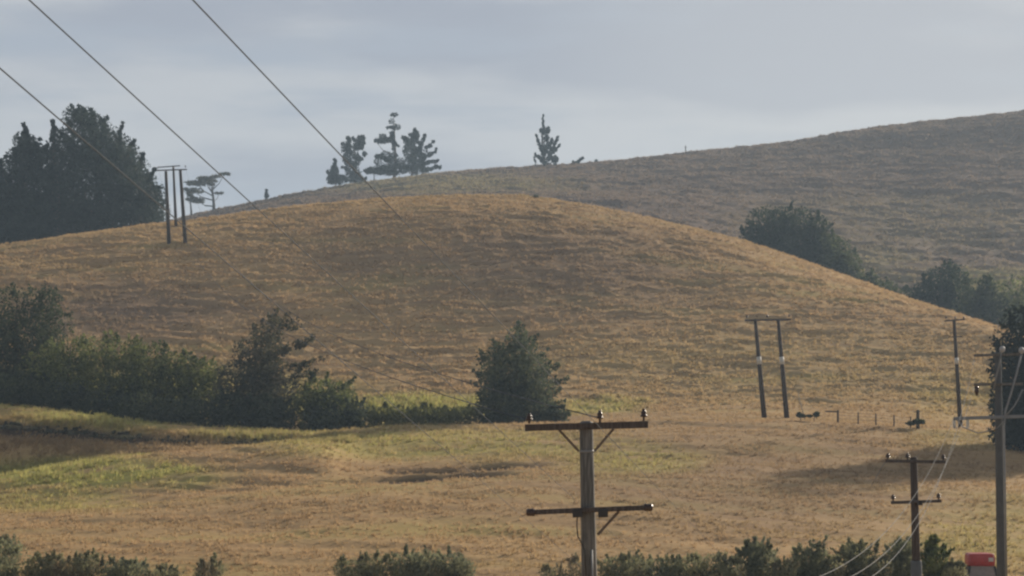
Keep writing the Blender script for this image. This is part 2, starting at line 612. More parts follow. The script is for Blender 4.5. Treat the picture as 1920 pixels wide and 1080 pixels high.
grass('field_grass', 'dry straw grass with green patches covering the lower field', 132, 285, 52000, 0.26, 0.06, 5, 101)
grass('bank_grass', 'rough brown grass on the shaded bank at left', 233, 249, 15000, 0.42, 0.06, 5, 404, -320, 660)
grass('hill_grass', 'tawny tussock grass covering the rounded hill', 285, 470, 70000, 0.36, 0.10, 5, 202)
grass('far_grass', 'grey brown rough grass covering the far slope', 470, 975, 70000, 0.62, 0.20, 5, 303)


# ------------------------------------------------------------------ foliage
def to_lobes(D, lobes, fronds, rng, depth=0.5, px_ref=None):
    """photo-measured crown lobes -> world ellipsoids spread in depth"""
    s = D / F
    xs = [l[0] for l in lobes] + [f[2] for f in fronds]
    cx, half = (min(xs) + max(xs)) / 2, max(20, (max(xs) - min(xs)) / 2 + 15)
    out = []
    for (px, py, rx, ry) in lobes:
        r = (rx + ry) / 2 * s
        room = depth * half * s * math.sqrt(max(0.0, 1 - min(1, abs(px - cx) / half) ** 2))
        for off in ((0,) if rx < 14 else (rng.uniform(-1, -0.3), rng.uniform(0.2, 1))):
            dd = D + off * room
            c = at(px, py, D)
            out.append((np.array((c.x, dd, c.z)), np.array((rx * s, max(r, 0.6 * rx * s), ry * s)), rx * ry))
    for (x0, y0, x1, y1, w) in fronds:
        L = math.hypot(x1 - x0, y1 - y0)
        m = max(3, int(L / max(3, w * 0.45)))
        off = rng.uniform(-0.35, 0.35) * depth * half * s
        for i in range(m):
            t = (i + 0.5) / m
            ww = w * 0.5 * (1.0 - 0.5 * t) * rng.uniform(0.75, 1.2) + 0.6
            c = at(x0 + (x1 - x0) * t + rng.uniform(-.22, .22) * w, y0 + (y1 - y0) * t + rng.uniform(-.22, .22) * w, D)
            out.append((np.array((c.x, D + off * (0.3 + t), c.z)), np.array((ww * s,) * 3), ww * ww * 3.2))
    return out


def leaves(name, parent, mat, lobes, n, size, rng, flow=(0, 0, 0.25), gap=0.35, shell=0.5, aspect=0.3):
    w = np.array([l[2] for l in lobes], float)
    k = rng.choice(len(lobes), int(n * 1.5), p=w / w.sum())
    C = np.array([l[0] for l in lobes])[k]
    R = np.array([l[1] for l in lobes])[k]
    d = rng.normal(size=(len(k), 3))
    d /= np.linalg.norm(d, axis=1)[:, None]
    rad = shell + (1.06 - shell) * np.sqrt(rng.random(len(k)))
    P = C + d * R * rad[:, None]
    # clumps and gaps
    f = 1.0 / (size * 3.2)
    o = rng.uniform(0, 50, 3)
    nz = vnoise(P[:, 0] * f + o[0] + P[:, 1] * f * 0.7, P[:, 2] * f * 1.5 + o[1] + P[:, 1] * f * 0.3, 5) * 0.6 \
        + vnoise(P[:, 0] * f * 2.3 + o[1], P[:, 2] * f * 2.3 + P[:, 1] * f + o[2], 9) * 0.4
    keep = nz > gap * (0.35 + 0.65 * rng.random(len(k)))
    g = sample(GZ0, P[:, 0], P[:, 1])
    keep &= P[:, 2] > g - 0.2
    P, d, nz = P[keep][:n], d[keep][:n], nz[keep][:n]
    m = len(P)
    e = rng.normal(size=(m, 3)) * 0.7 + d * 0.35 + np.array(flow) * 2.0
    e /= np.linalg.norm(e, axis=1)[:, None]
    nn = d + rng.normal(size=(m, 3)) * 0.45
    s = np.cross(e, nn)
    s /= np.linalg.norm(s, axis=1)[:, None]
    L = size * rng.uniform(0.5, 1.5, m)[:, None]
    V = np.stack([P - e * L * 0.5, P + s * L * aspect, P + e * L * 0.5, P - s * L * aspect], 1).reshape(-1, 3)
    v = np.clip(0.35 * rng.random(m) + 1.5 * (nz - 0.38), 0, 1)  # lighter clumps, darker gaps: light and shade put into the leaf colour
    me = np_mesh(name, V, np.arange(4 * m).reshape(-1, 4), {'v': np.repeat(v, 4)})
    return obj(name, me, mat, parent)


def tree(name, label, cat, base_px, D, lobes, fronds=(), mat=None, n=5000, size=0.5, flow=(0, 0, 0.2), gap=0.35,
         trunk=True, tr=None, group=None, depth=0.5, shell=0.45, limbs=7, fill=0, seed=None, crown='crown', aspect=0.3, top=None, twigs=0):
    rng = np.random.default_rng(seed if seed is not None else abs(hash((round(base_px), round(D), len(lobes)))) % 99999)
    s = D / F
    bx = (base_px - 960) / F * D
    bz = gz(bx, D)
    root = thing(name, label, cat, (bx, D, bz - 0.05), group)
    fronds = list(fronds)
    nf = len(fronds)
    for i in range(twigs):
        px, py, rx, ry = lobes[rng.integers(len(lobes))]
        a = rng.uniform(0.1, 0.9) * math.pi
        x0, y0 = px + rx * 0.75 * math.cos(a), py - ry * 0.75 * math.sin(a)
        ln = rng.uniform(0.35, 0.8) * min(rx, ry) + 4
        k = rng.uniform(0.2, 0.9)
        fronds.append((x0, y0, x0 + ln * math.cos(a) * k + flow[0] * ln, y0 - ln * (0.4 + 0.6 * math.sin(a)), rng.uniform(4, 8)))
    W = to_lobes(D, list(lobes), fronds, rng, depth)
    if fill:      # skirt of foliage down to the soil
        by = float(row_of((bz + 0.3) / D))
        ext = []
        for (px, py, rx, ry) in lobes:
            y = py + ry * 0.7
            while y < by:
                ext.append((px + rng.uniform(-6, 6), y, rx * 0.95, max(ry * 0.8, 10)))
                y += max(ry * 0.9, 12)
        W += to_lobes(D, ext, [], rng, depth) if ext else []
    leaves(crown, root, mat, W, n, size, rng, flow, gap, shell, aspect)
    if trunk:
        topz = max(w[0][2] for w in W)
        hh = topz - bz
        tr = tr or max(0.06, hh * 0.022)
        big = sorted(W, key=lambda w: -w[2])
        ctr = np.average([w[0] for w in W], axis=0, weights=[w[2] for w in W])
        tp = Vector(at(*top, D)) if top else Vector((bx * 0.45 + ctr[0] * 0.55, D, bz + hh * 0.82))
        b = MB()
        P0 = Vector((bx, D, bz - 0.15))
        mid = P0.lerp(tp, 0.5) + Vector((rng.uniform(-.03, .03) * hh, rng.uniform(-.03, .03) * hh, 0))
        b.tube([P0, P0.lerp(mid, 0.5) + Vector((.01 * hh, 0, 0)), mid, mid.lerp(tp, 0.6), tp],
               [tr * 1.25, tr, tr * 0.75, tr * 0.45, tr * 0.15], 8)
        for (c, r, ww) in big[:limbs] + (W[-nf * 2:][::3] if nf else []):
            c = Vector(c)
            t = min(0.95, max(0.12, (c.z - bz) / hh * 0.7))
            a = P0.lerp(tp, t)
            m2 = a.lerp(c, 0.55) - Vector((0, 0, 0.06 * hh))
            b.tube([a, m2, c], [tr * 0.42, tr * 0.28, tr * 0.08], 6)
        b.build('trunk', M_BARK, root)
    return root


# --- shelter belt of tall conifers behind the left end of the ridge
GB = 'dark conifers on the left skyline'
tree('conifer_tree', 'broad dark conifer with a ragged crown, biggest on the left skyline', 'tree', 185, 505,
     [(148, 228, 20, 20), (176, 232, 24, 24), (165, 272, 52, 42), (205, 290, 48, 48), (125, 320, 45, 58), (232, 330, 48, 52), (170, 360, 88, 66),
      (258, 372, 42, 58), (284, 392, 26, 45), (225, 410, 78, 45), (115, 410, 70, 50), (180, 430, 90, 45)],
     [(148, 225, 146, 198, 12), (176, 225, 172, 204, 12), (188, 235, 194, 214, 10), (220, 265, 227, 226, 9), (238, 290, 250, 258, 11), (258, 320, 277, 288, 11),
      (275, 345, 291, 312, 10), (130, 285, 116, 252, 10), (285, 375, 302, 350, 9)], M_CONIFER, 52000, 0.62, (0, 0, 0.3), 0.18, group=GB, depth=0.7, seed=1, shell=0.3, twigs=26)
tree('conifer_tree', 'dark conifer with a knobbly double top at the left of the skyline', 'tree', 48, 498,
     [(50, 270, 20, 20), (45, 305, 34, 30), (78, 290, 14, 16), (55, 350, 48, 50), (30, 410, 55, 55), (80, 410, 50, 50), (55, 440, 60, 40)],
     [(50, 275, 49, 234, 13), (62, 290, 76, 262, 11), (30, 300, 20, 276, 9)], M_CONIFER, 28000, 0.62, (0, 0, 0.3), 0.2, group=GB, seed=2, shell=0.3, twigs=14)
tree('conifer_tree', 'thin dark spire rising between two broader conifers at left', 'tree', 100, 494,
     [(100, 262, 7, 22), (101, 300, 11, 30), (100, 350, 18, 40), (100, 410, 24, 50)], [(100, 265, 99, 224, 8)], M_CONIFER, 5000, 0.58, (0, 0, 0.4), 0.2, group=GB, seed=3)
tree('conifer_tree', 'dark conifer cut off by the left edge of the photo', 'tree', -25, 500,
     [(-30, 330, 45, 42), (-10, 325, 20, 22), (-20, 390, 62, 65), (-50, 420, 70, 60), (0, 440, 50, 50)], [(-8, 330, 3, 298, 11), (-35, 310, -33, 270, 12)],
     M_CONIFER, 26000, 0.62, (0, 0, 0.3), 0.2, group=GB, seed=4, shell=0.3, twigs=10)

# --- bare flat-topped tree beside the shelter belt
tree('windswept_tree', 'thin flat-topped windswept tree against the sky right of the twin poles', 'tree', 399, 905,
     [(421, 326, 12, 3), (404, 331, 10, 3), (386, 336, 18, 4), (370, 344, 22, 4), (362, 358, 20, 4), (372, 377, 14, 4), (412, 362, 11, 2.5), (395, 345, 8, 4)], [],
     M_WIND, 1500, 1.0, (0.25, 0, 0.05), 0.45, tr=0.55, limbs=16, shell=0.2, depth=0.8, seed=5, top=(397, 338))
tree('windswept_tree', 'spindly sapling with a leaning stem just right of the twin poles', 'tree', 357, 900,
     [(356, 366, 6, 4), (352, 374, 5, 3), (362, 371, 6, 2.5)], [], M_WIND, 260, 0.9, (0.2, 0, 0.1), 0.4, tr=0.4, limbs=6, shell=0.2, seed=6, top=(356, 362))

# --- pines on the far ridge
GP = 'pines on the far ridge'
RP = 935
tree('pine_tree', 'shortest pine at the left end of the ridge clump, wire ending above it', 'tree', 628, RP,
     [(627, 322, 8, 14), (622, 336, 10, 10), (640, 337, 13, 9)], [(627, 325, 628, 299, 7), (622, 336, 614, 322, 6)], M_PINE, 2850, 0.88, (0, 0, 0.3), 0.3, group=GP, seed=11)
tree('pine_tree', 'bushy ridge pine with a forked top left of the tallest pine', 'tree', 664, RP,
     [(652, 280, 13, 15), (672, 270, 10, 11), (660, 300, 18, 16), (662, 325, 15, 16), (668, 336, 18, 6)],
     [(655, 285, 652, 256, 11), (668, 280, 676, 256, 11), (676, 280, 684, 264, 9), (655, 287, 642, 269, 10), (655, 302, 643, 292, 9), (662, 310, 687, 290, 14), (662, 325, 640, 312, 8),
      (660, 330, 686, 337, 10)], M_PINE, 4940, 0.88, (0, 0, 0.3), 0.38, group=GP, seed=12, twigs=9)
tree('pine_tree', 'tallest ridge pine with a bare upper stem and tufted top', 'tree', 738, RP,
     [(739, 215, 8, 4), (735, 228, 6, 6), (744, 238, 8, 6), (718, 262, 15, 6), (717, 256, 7, 5), (724, 291, 11, 8), (708, 303, 7, 8), (738, 300, 11, 15), (742, 318, 20, 10),
      (720, 318, 20, 8)],
     [(738, 240, 726, 238, 6), (736, 262, 748, 275, 5), (735, 250, 738, 280, 7), (735, 262, 702, 264, 9), (730, 300, 704, 292, 9), (720, 315, 700, 322, 8)], M_PINE, 5130, 0.88, (0, 0, 0.2), 0.38,
     group=GP, seed=13, tr=0.55, top=(738, 216))
tree('pine_tree', 'fan shaped ridge pine with long upturned boughs on its right', 'tree', 770, RP,
     [(773, 262, 10, 13), (770, 285, 15, 16), (765, 308, 20, 14), (785, 300, 13, 16), (782, 318, 22, 7)],
     [(772, 262, 777, 237, 10), (766, 272, 751, 253, 12), (782, 268, 783, 247, 7), (785, 288, 799, 252, 11), (785, 294, 813, 265, 10), (785, 303, 821, 282, 8), (785, 312, 824, 299, 8),
      (790, 320, 829, 311, 9)], M_PINE, 6460, 0.88, (0.1, 0, 0.3), 0.38, group=GP, seed=14, twigs=9)
tree('pine_bush', 'low dark bush bridging the gap between the ridge pines', 'bush', 700, RP,
     [(698, 320, 16, 5), (712, 322, 12, 5)], [], M_PINE, 600, 1.2, (0, 0, 0.2), 0.3, trunk=True, tr=0.25, seed=15)
tree('pine_tree', 'lone ridge pine with candelabra boughs and a bare spike', 'tree', 1021, RP,
     [(1022, 253, 7, 11), (1024, 275, 7, 18), (1022, 297, 9, 14), (1003, 300, 3, 9), (1041, 305, 4, 7)],
     [(1019, 250, 1018, 216, 4), (1016, 284, 1005, 252, 5), (1028, 278, 1037, 259, 7), (1030, 292, 1048, 253, 7), (1036, 287, 1051, 271, 5), (1018, 302, 1003, 289, 7), (1028, 300, 1043, 293, 7)],
     M_PINE, 4180, 0.88, (0, 0, 0.5), 0.25, group=GP, seed=16, twigs=9, top=(1018, 220), tr=0.5)
tree('ridge_shrub', 'small two-pronged shrub on the ridge right of the lone pine', 'bush', 1080, 940,
     [(1075, 305, 4, 4), (1082, 307, 6, 3)], [(1080, 307, 1093, 296, 5)], M_PINE, 320, 0.9, gap=0.2, seed=17)
tree('ridge_shrub', 'tiny shrub on the ridge line further right of the two-pronged one', 'bush', 1118, 945, [(1118, 303, 3, 4)], [], M_PINE, 120, 0.8, gap=0.2, seed=18)
tree('ridge_shrub', 'tiny upright shrub on the left ridge beside where the wire meets the hill', 'bush', 500, 945, [(500, 368, 4, 6)], [(500, 368, 500, 355, 5)], M_PINE, 240, 0.9, gap=0.2, seed=19)
tree('ridge_shrub', 'small dark clump on the rounded crest of the nearer hill', 'bush', 1004, 448, [(1004, 370, 6, 4), (998, 372, 4, 3)], [], M_DARKBUSH, 510, 0.32, gap=0.2, seed=20)

# --- trees in the side valley on the right
GV = 'trees in the side valley'
tree('valley_tree', 'largest dark rounded tree in the side valley behind the hill shoulder', 'tree', 1445, 520,
     [(1440, 420, 44, 32), (1415, 442, 26, 20), (1472, 408, 32, 22), (1452, 462, 44, 30), (1400, 436, 12, 10), (1460, 500, 50, 30)], [], M_VALLEY, 12000, 0.6, gap=0.3, group=GV, fill=1, seed=21, twigs=9)
tree('valley_tree', 'dark rounded tree touching the right side of the largest valley tree', 'tree', 1525, 515,
     [(1505, 415, 28, 26), (1535, 425, 22, 20), (1520, 450, 38, 32), (1535, 480, 42, 34)], [], M_VALLEY, 9600, 0.6, gap=0.3, group=GV, fill=1, seed=22, twigs=9)
tree('valley_tree', 'lower green tree at the right end of the dark valley clump', 'tree', 1580, 508,
     [(1570, 470, 28, 28), (1592, 492, 24, 22), (1560, 455, 22, 16), (1575, 510, 40, 20)], [], M_VALLEYG, 6080, 0.6, gap=0.3, group=GV, fill=1, seed=23, twigs=9)
tree('valley_bush', 'low olive scrub in the dip between the two dark valley clumps', 'bush', 1650, 500,
     [(1625, 520, 24, 12), (1660, 538, 26, 12), (1690, 555, 22, 12)], [], M_VALLEYG, 3600, 0.55, gap=0.34, group=GV, fill=1, seed=27, twigs=8)
tree('valley_tree', 'dark leafy tree above the lower end of the hill shoulder', 'tree', 1765, 490,
     [(1762, 530, 38, 30), (1735, 548, 26, 22), (1782, 508, 26, 16), (1795, 560, 36, 26), (1712, 552, 18, 14)], [], M_VALLEY, 8800, 0.6, gap=0.3, group=GV, fill=1, seed=24, twigs=9)
tree('valley_tree', 'mid green spreading tree between the dark valley tree and the big right-hand tree', 'tree', 1840, 480,
     [(1828, 545, 36, 24), (1856, 572, 38, 28), (1815, 580, 34, 24), (1850, 535, 20, 14)], [], M_VALLEYG, 8000, 0.6, gap=0.32, group=GV, fill=1, seed=25, twigs=9)
tree('valley_tree', 'pale yellow-green bush at the right edge above the big dark tree', 'bush', 1912, 486,
     [(1900, 545, 32, 20), (1925, 565, 40, 26), (1895, 580, 30, 20)], [], M_GREENBUSH, 3600, 0.7, gap=0.34, group=GV, fill=1, seed=26, twigs=9)

# --- the big tree on the right edge whose shadow crosses the field
tree('shade_tree', 'big dense dark tree filling the right edge behind the grey pole', 'tree', 1965, 243,
     [(1902, 640, 32, 46), (1888, 690, 27, 48), (1932, 610, 38, 42), (1965, 680, 80, 90), (1898, 750, 30, 40), (1904, 800, 36, 40), (1990, 610, 66, 58), (1960, 770, 84, 70), (2030, 690, 60, 80), (1876, 655, 12, 14)],
     [(1900, 620, 1893, 592, 14), (1925, 600, 1918, 570, 14), (1885, 660, 1866, 640, 12), (1880, 700, 1860, 690, 12)], M_SHADE, 30000, 0.38, gap=0.26, depth=0.9, fill=1, seed=31, twigs=30)

# --- scrub and trees along the foot of the hill
GS = 'scrub along the foot of the hill'
tree('scrub_tree', 'tall dark scrub tree at the left edge with a brownish top', 'tree', 30, 276,
     [(18, 580, 48, 42), (72, 566, 36, 26), (40, 632, 58, 48), (92, 608, 36, 42), (-35, 620, 60, 66), (20, 690, 66, 50), (100, 552, 14, 12)],
     [(80, 560, 84, 535, 14), (30, 560, 28, 533, 14), (105, 590, 135, 585, 14)], M_DARKBUSH, 22100, 0.32, gap=0.3, fill=1, group=GS, seed=41, twigs=14)
tree('scrub_bush', 'green topped bush right of the tall dark scrub tree', 'bush', 130, 270,
     [(130, 668, 55, 34), (175, 655, 40, 26), (158, 638, 16, 12), (205, 634, 13, 9), (100, 655, 20, 14), (95, 695, 55, 40), (140, 715, 60, 40)], [], M_GREENBUSH, 13600, 0.32, gap=0.3, fill=1, group=GS, seed=42, twigs=14)
tree('scrub_bush', 'widest bright green bush in the middle of the left-hand scrub', 'bush', 250, 269,
     [(225, 660, 48, 26), (275, 672, 46, 28), (252, 646, 18, 12), (300, 653, 13, 10), (318, 668, 12, 10), (250, 705, 70, 38)], [], M_GREENBUSH, 13600, 0.32, gap=0.3, fill=1, group=GS, seed=43, twigs=14)
tree('scrub_bush', 'yellow-green bush just left of the leaning windblown tree', 'bush', 365, 269,
     [(330, 690, 40, 26), (385, 695, 34, 22), (348, 670, 15, 10), (375, 680, 14, 9), (355, 725, 58, 34)], [], M_GREENBUSH, 10200, 0.32, gap=0.3, fill=1, group=GS, seed=44, twigs=14)
tree('scrub_bush', 'low dark bush added as shade under the green scrub, above the bank', 'bush', 300, 263,
     [(180, 752, 60, 22), (270, 762, 60, 22), (350, 768, 50, 20)], [], M_DARKBUSH, 10200, 0.32, gap=0.28, fill=1, group=GS, seed=45, twigs=14)  # dark leaves put in for the shade on the scrub's lower side
tree('scrub_bush', 'low dark bush added as shade under the tall scrub tree, left edge', 'bush', 60, 263,
     [(20, 728, 60, 26), (100, 738, 55, 24)], [], M_DARKBUSH, 7650, 0.32, gap=0.28, fill=1, group=GS, seed=46, twigs=14)  # dark foliage standing in for shade below the scrub tree
tree('windblown_tree', 'grey-green tree blown over to the right amid scrub, left of centre', 'tree', 470, 267,
     [(514, 602, 15, 11), (494, 624, 25, 17), (472, 656, 32, 24), (510, 650, 28, 20), (440, 698, 34, 24), (488, 694, 40, 26), (422, 735, 34, 24), (485, 742, 56, 34), (535, 735, 30, 24)],
     [(505, 612, 516, 581, 15), (522, 606, 548, 588, 12), (525, 612, 560, 600, 13), (540, 618, 572, 610, 10), (528, 664, 592, 626, 24), (560, 650, 588, 642, 12), (540, 694, 606, 674, 20), (550, 708, 600, 694, 16),
      (455, 650, 440, 640, 10), (425, 700, 405, 690, 12), (480, 620, 478, 606, 9)], M_WIND, 17000, 0.34, (0.35, 0, 0.14), 0.40, fill=1, seed=51, depth=0.6, twigs=20)
tree('scrub_bush', 'dark bush added as shade at the foot of the windblown tree', 'bush', 470, 262.5,
     [(430, 762, 44, 24), (500, 768, 54, 24)], [], M_DARKBUSH, 7650, 0.32, gap=0.26, fill=1, group=GS, seed=52, twigs=14)  # added dark foliage, shade at the tree's foot put into leaf colour
tree('scrub_bush', 'bright green rounded bush right of the windblown tree', 'bush', 615, 266,
     [(600, 732, 36, 24), (640, 738, 28, 24), (575, 750, 28, 24), (618, 765, 48, 18)], [(640, 730, 668, 706, 10), (612, 720, 615, 698, 8)], M_GREENBUSH, 10200, 0.32, gap=0.3, fill=1, group=GS, seed=53, twigs=14)
tree('scrub_bush', 'small dark bush added as shade low on the bright green rounded bush', 'bush', 630, 262,
     [(620, 782, 50, 16), (668, 770, 24, 18)], [], M_DARKBUSH, 2600, 0.38, gap=0.28, fill=1, group=GS, seed=54, twigs=14)  # dark leaves cover the lower part of the green bush as its shade
for px, lab, sd_ in ((705, 'low green scrub patch next to the bright rounded bush at the hill foot', 71), (775, 'low green scrub patch halfway between the rounded bush and the lone evergreen', 72),
                     (845, 'low green scrub patch touching the left foot of the lone evergreen', 73)):
    tree('scrub_patch', lab, 'bush', px, 266, [(px - 18, 776, 36, 9), (px + 20, 772, 36, 10)], [], M_LONGGRASS, 3600, 0.3, (0, 0, 0.3), 0.34, fill=1, group=GS, seed=sd_, twigs=12)
tree('cypress_tree', 'dense rounded evergreen standing alone at the hill foot behind the nearest pole', 'tree', 962, 267,
     [(975, 616, 10, 9), (968, 634, 22, 18), (986, 646, 18, 16), (934, 654, 17, 13), (947, 664, 36, 26), (985, 666, 36, 28), (925, 690, 30, 32), (970, 700, 54, 34), (1008, 690, 26, 28),
      (914, 725, 23, 30), (960, 740, 60, 34), (1015, 730, 32, 24), (925, 765, 34, 22), (980, 768, 48, 20)],
     [(968, 620, 975, 602, 14), (990, 640, 1008, 628, 10), (1012, 670, 1030, 655, 10), (1018, 702, 1052, 684, 17), (1025, 724, 1070, 706, 20), (1022, 742, 1056, 730, 16), (1028, 760, 1062, 752, 12), (1015, 690, 1040, 672, 9),
      (908, 672, 897, 656, 10), (898, 700, 886, 694, 10), (898, 722, 884, 716, 10), (930, 645, 918, 634, 9)], M_CYPRESS, 22000, 0.34, (0.1, 0, 0.22), 0.3, fill=1, seed=61, depth=0.8, twigs=26)
tree('cypress_tree', 'low spreading evergreen skirt at the right foot of the lone evergreen', 'bush', 1030, 264,
     [(1020, 768, 30, 12), (1045, 776, 24, 9)], [(1030, 765, 1062, 760, 9)], M_CYPRESS, 1800, 0.4, (0.2, 0, 0.1), 0.3, fill=1, seed=62)

for px, lab, sd_ in ((28, 'rush clump under the bank lip at the left edge', 81), (118, 'second rush clump from the left edge under the bank lip', 82),
                     (215, 'rush clump on the bank lip below the widest green bush', 83), (318, 'rush clump on the bank lip below the yellow-green bush', 84),
                     (455, 'rush clump on the bank lip below the windblown tree', 85)):
    yy = float(np.interp(px, UK, T247))
    tree('rush_clump', lab, 'rushes', px, 246.6, [(px - 16, yy + 8, 28, 3.5), (px + 24, yy + 10, 30, 3.5)], [], M_WIND, 2000, 0.26, (0, 0, 0.4), 0.36, group='rushes along the bank', seed=sd_, twigs=10, trunk=False)
# --- hedge plants along the bottom edge
GH = 'hedge plants along the bottom edge'
HD = [
    ('dark leafy hedge plant in the bottom left corner', 5, [(0, 1048, 44, 34), (16, 1022, 18, 14), (-40, 1050, 40, 40)], [(10, 1020, 8, 1004, 9)], M_HEDGE_DARK, 3600),
    ('pale tipped hedge plant next to the one in the bottom left corner', 78, [(72, 1062, 30, 18), (100, 1058, 22, 16)], [(75, 1055, 74, 1038, 6)], M_HEDGE, 2400),
    ('hedge plant with two small peaks, right of the pale tipped one', 150, [(140, 1064, 30, 18), (165, 1056, 22, 18)], [(163, 1050, 160, 1034, 7), (190, 1060, 191, 1042, 7)], M_HEDGE, 2400),
    ('low rounded hedge plant left of the gap at bottom left', 225, [(220, 1064, 34, 16), (255, 1068, 24, 14)], [(215, 1060, 216, 1043, 6)], M_HEDGE_DARK, 2200),
    ('barely showing low hedge plant in the bottom left gap', 310, [(305, 1076, 36, 10)], [(303, 1072, 304, 1058, 5)], M_HEDGE, 1400),
    ('narrow hedge plant with one tall spike, left of the bottom centre', 398, [(395, 1068, 28, 14)], [(398, 1066, 400, 1038, 9), (380, 1066, 376, 1052, 7)], M_HEDGE, 1600),
    ('left shoulder of the rounded grey-green hedge clump at bottom centre', 668, [(660, 1066, 36, 18), (700, 1060, 30, 18)], [(640, 1062, 634, 1050, 7)], M_HEDGE, 2500),
    ('tallest rounded plant of the bottom centre clump', 785, [(760, 1056, 36, 20), (800, 1052, 36, 20), (785, 1066, 56, 24)], [(800, 1046, 806, 1033, 9)], M_HEDGE_DARK, 3400),
    ('right end of the bottom centre clump with a dark top', 852, [(848, 1056, 30, 18), (870, 1066, 22, 18)], [(858, 1050, 866, 1040, 8)], M_HEDGE_DARK, 2200),
    ('low grassy hedge plant just left of the nearest pole', 1045, [(1040, 1074, 30, 10), (1080, 1066, 18, 16)], [(1025, 1072, 1018, 1058, 5), (1050, 1072, 1052, 1056, 5)], M_HEDGE, 1500),
    ('hedge plant just right of the nearest pole', 1160, [(1150, 1062, 30, 18), (1182, 1060, 22, 18)], [(1168, 1056, 1166, 1036, 7)], M_HEDGE, 2400),
    ('low hedge plant, second to the right of the nearest pole', 1232, [(1225, 1064, 32, 16), (1258, 1062, 22, 15)], [(1218, 1060, 1216, 1046, 6)], M_HEDGE_DARK, 2300),
    ('spreading hedge plant left of the tall dark one at bottom right', 1310, [(1295, 1062, 32, 17), (1335, 1058, 34, 17)], [(1300, 1056, 1296, 1040, 7), (1345, 1052, 1350, 1036, 7)], M_HEDGE, 2700),
    ('tall dark hedge plant with a single pointed top at bottom right', 1420, [(1420, 1050, 42, 28), (1416, 1030, 20, 14)], [(1415, 1030, 1414, 1008, 13), (1440, 1036, 1446, 1022, 9), (1398, 1040, 1394, 1026, 9)], M_HEDGE_DARK, 3800),
    ('hedge plant with a dark tuft leaning right and a spike', 1520, [(1515, 1056, 38, 22), (1530, 1034, 24, 13), (1500, 1040, 16, 12)], [(1540, 1030, 1549, 1004, 9)], M_HEDGE_DARK, 3400),
    ('grey-green hedge plant with twin upright twigs', 1610, [(1605, 1050, 42, 26), (1600, 1030, 24, 12)], [(1596, 1028, 1592, 1010, 8), (1612, 1028, 1616, 1012, 7), (1640, 1034, 1646, 1010, 8)], M_HEDGE, 3600),
    ('dark rounded hedge plant just left of the two-armed far pole', 1690, [(1690, 1044, 36, 28), (1696, 1024, 20, 12)], [], M_HEDGE_DARK, 3400),
    ('short scrub plant filling the gap right of the nearest pole at the bottom edge', 1195, [(1195, 1070, 30, 12)], [(1200, 1066, 1203, 1050, 5)], M_HEDGE, 1300),
    ('short scrub plant left of the tall dark pointed hedge plant', 1372, [(1372, 1066, 24, 14)], [(1370, 1060, 1366, 1046, 5)], M_HEDGE, 1300),
    ('short scrub plant between the pointed hedge plant and the one leaning right', 1470, [(1470, 1068, 24, 14)], [(1474, 1062, 1478, 1046, 5)], M_HEDGE, 1300),
    ('short scrub plant between the leaning hedge plant and the twin-twigged one', 1565, [(1565, 1064, 22, 14)], [(1562, 1058, 1560, 1044, 5)], M_HEDGE, 1300),
    ('short scrub plant left of the dark rounded one beside the far pole', 1650, [(1650, 1064, 22, 14)], [(1652, 1058, 1656, 1044, 5)], M_HEDGE, 1300),
    ('short grassy scrub plant between the red cab and the pale grassy hedge plant', 1790, [(1788, 1070, 22, 12)], [(1786, 1064, 1784, 1052, 5)], M_HEDGE, 1200),
    ('pale grassy hedge plant just right of the two-armed far pole', 1752, [(1750, 1050, 28, 28), (1745, 1022, 12, 12)], [(1744, 1026, 1746, 1006, 8), (1765, 1034, 1772, 1020, 8)], M_GREENBUSH, 2600),
]
for i, (lab, bpx, lo, fr, mt, nn) in enumerate(HD):
    tree('hedge_plant', lab, 'bush', bpx, 133 + (i * 37 % 9) * 0.7, lo, fr, mt, int(nn * 2.6), 0.175, (0, 0, 0.45), 0.36, fill=1, group=GH, seed=200 + i, depth=0.7, twigs=12, aspect=0.22)


# ------------------------------------------------------------------ poles
def insulator(name, root, base, h=0.22, r=0.075, mat=None, axis=(0, 0, 1)):
    b = MB()
    b.lathe(base, [(r * .3, 0), (r * .3, h * .3), (r, h * .34), (r * .95, h * .5), (r * .55, h * .54), (r * .8, h * .6), (r * .75, h * .78), (r * .4, h * .84), (r * .5, h * .9), (r * .4, h)], 12, axis)
    return b.build(name, mat or M_CER, root)


def rowz(px, py, D):
    return at(px, py, D)


# nearest pole
D = 48.0
s = D / F
top, low = at(1099, 792, D), at(1105, 1080, D)
axis = (low - top).normalized()
gzb = gz(top.x, D)
foot = top + axis * ((top.z - gzb + 0.3) / -axis.z)
root = thing('utility_pole', 'nearest dark wooden pole with two crossarms, cut by the bottom edge', 'utility pole', (foot.x, D, gzb))
b = MB()
L = (foot - top).length
b.tube([top + axis * t for t in (0, 0.02, 0.05, 1.5, 3.2, 6, L)], [0.10, 0.128, 0.136, 0.142, 0.158, 0.172, 0.19], 20)
b.build('pole', M_POLE, root)
b = MB()
b.tube([top + axis * -0.03, top + axis * 0.0, top + axis * 0.05], [0.08, 0.13, 0.142], 16)
b.build('pole_cap', plain_material('grey_pole_cap', (0.16, 0.165, 0.17), 0.7), root)
off = Vector((0, -0.2, 0))
a0, a1 = at(984, 802, D) + off, at(1214, 796, D) + off
MB().beam(a0, a1, 0.11, 0.135).build('crossarm', M_ARM, root, smooth=False)
for k, (px, py) in enumerate(((992, 794), (1124, 792), (1206, 789))):
    insulator('insulator', root, at(px, py, D) + off, 0.24 if k else 0.2, 0.07)
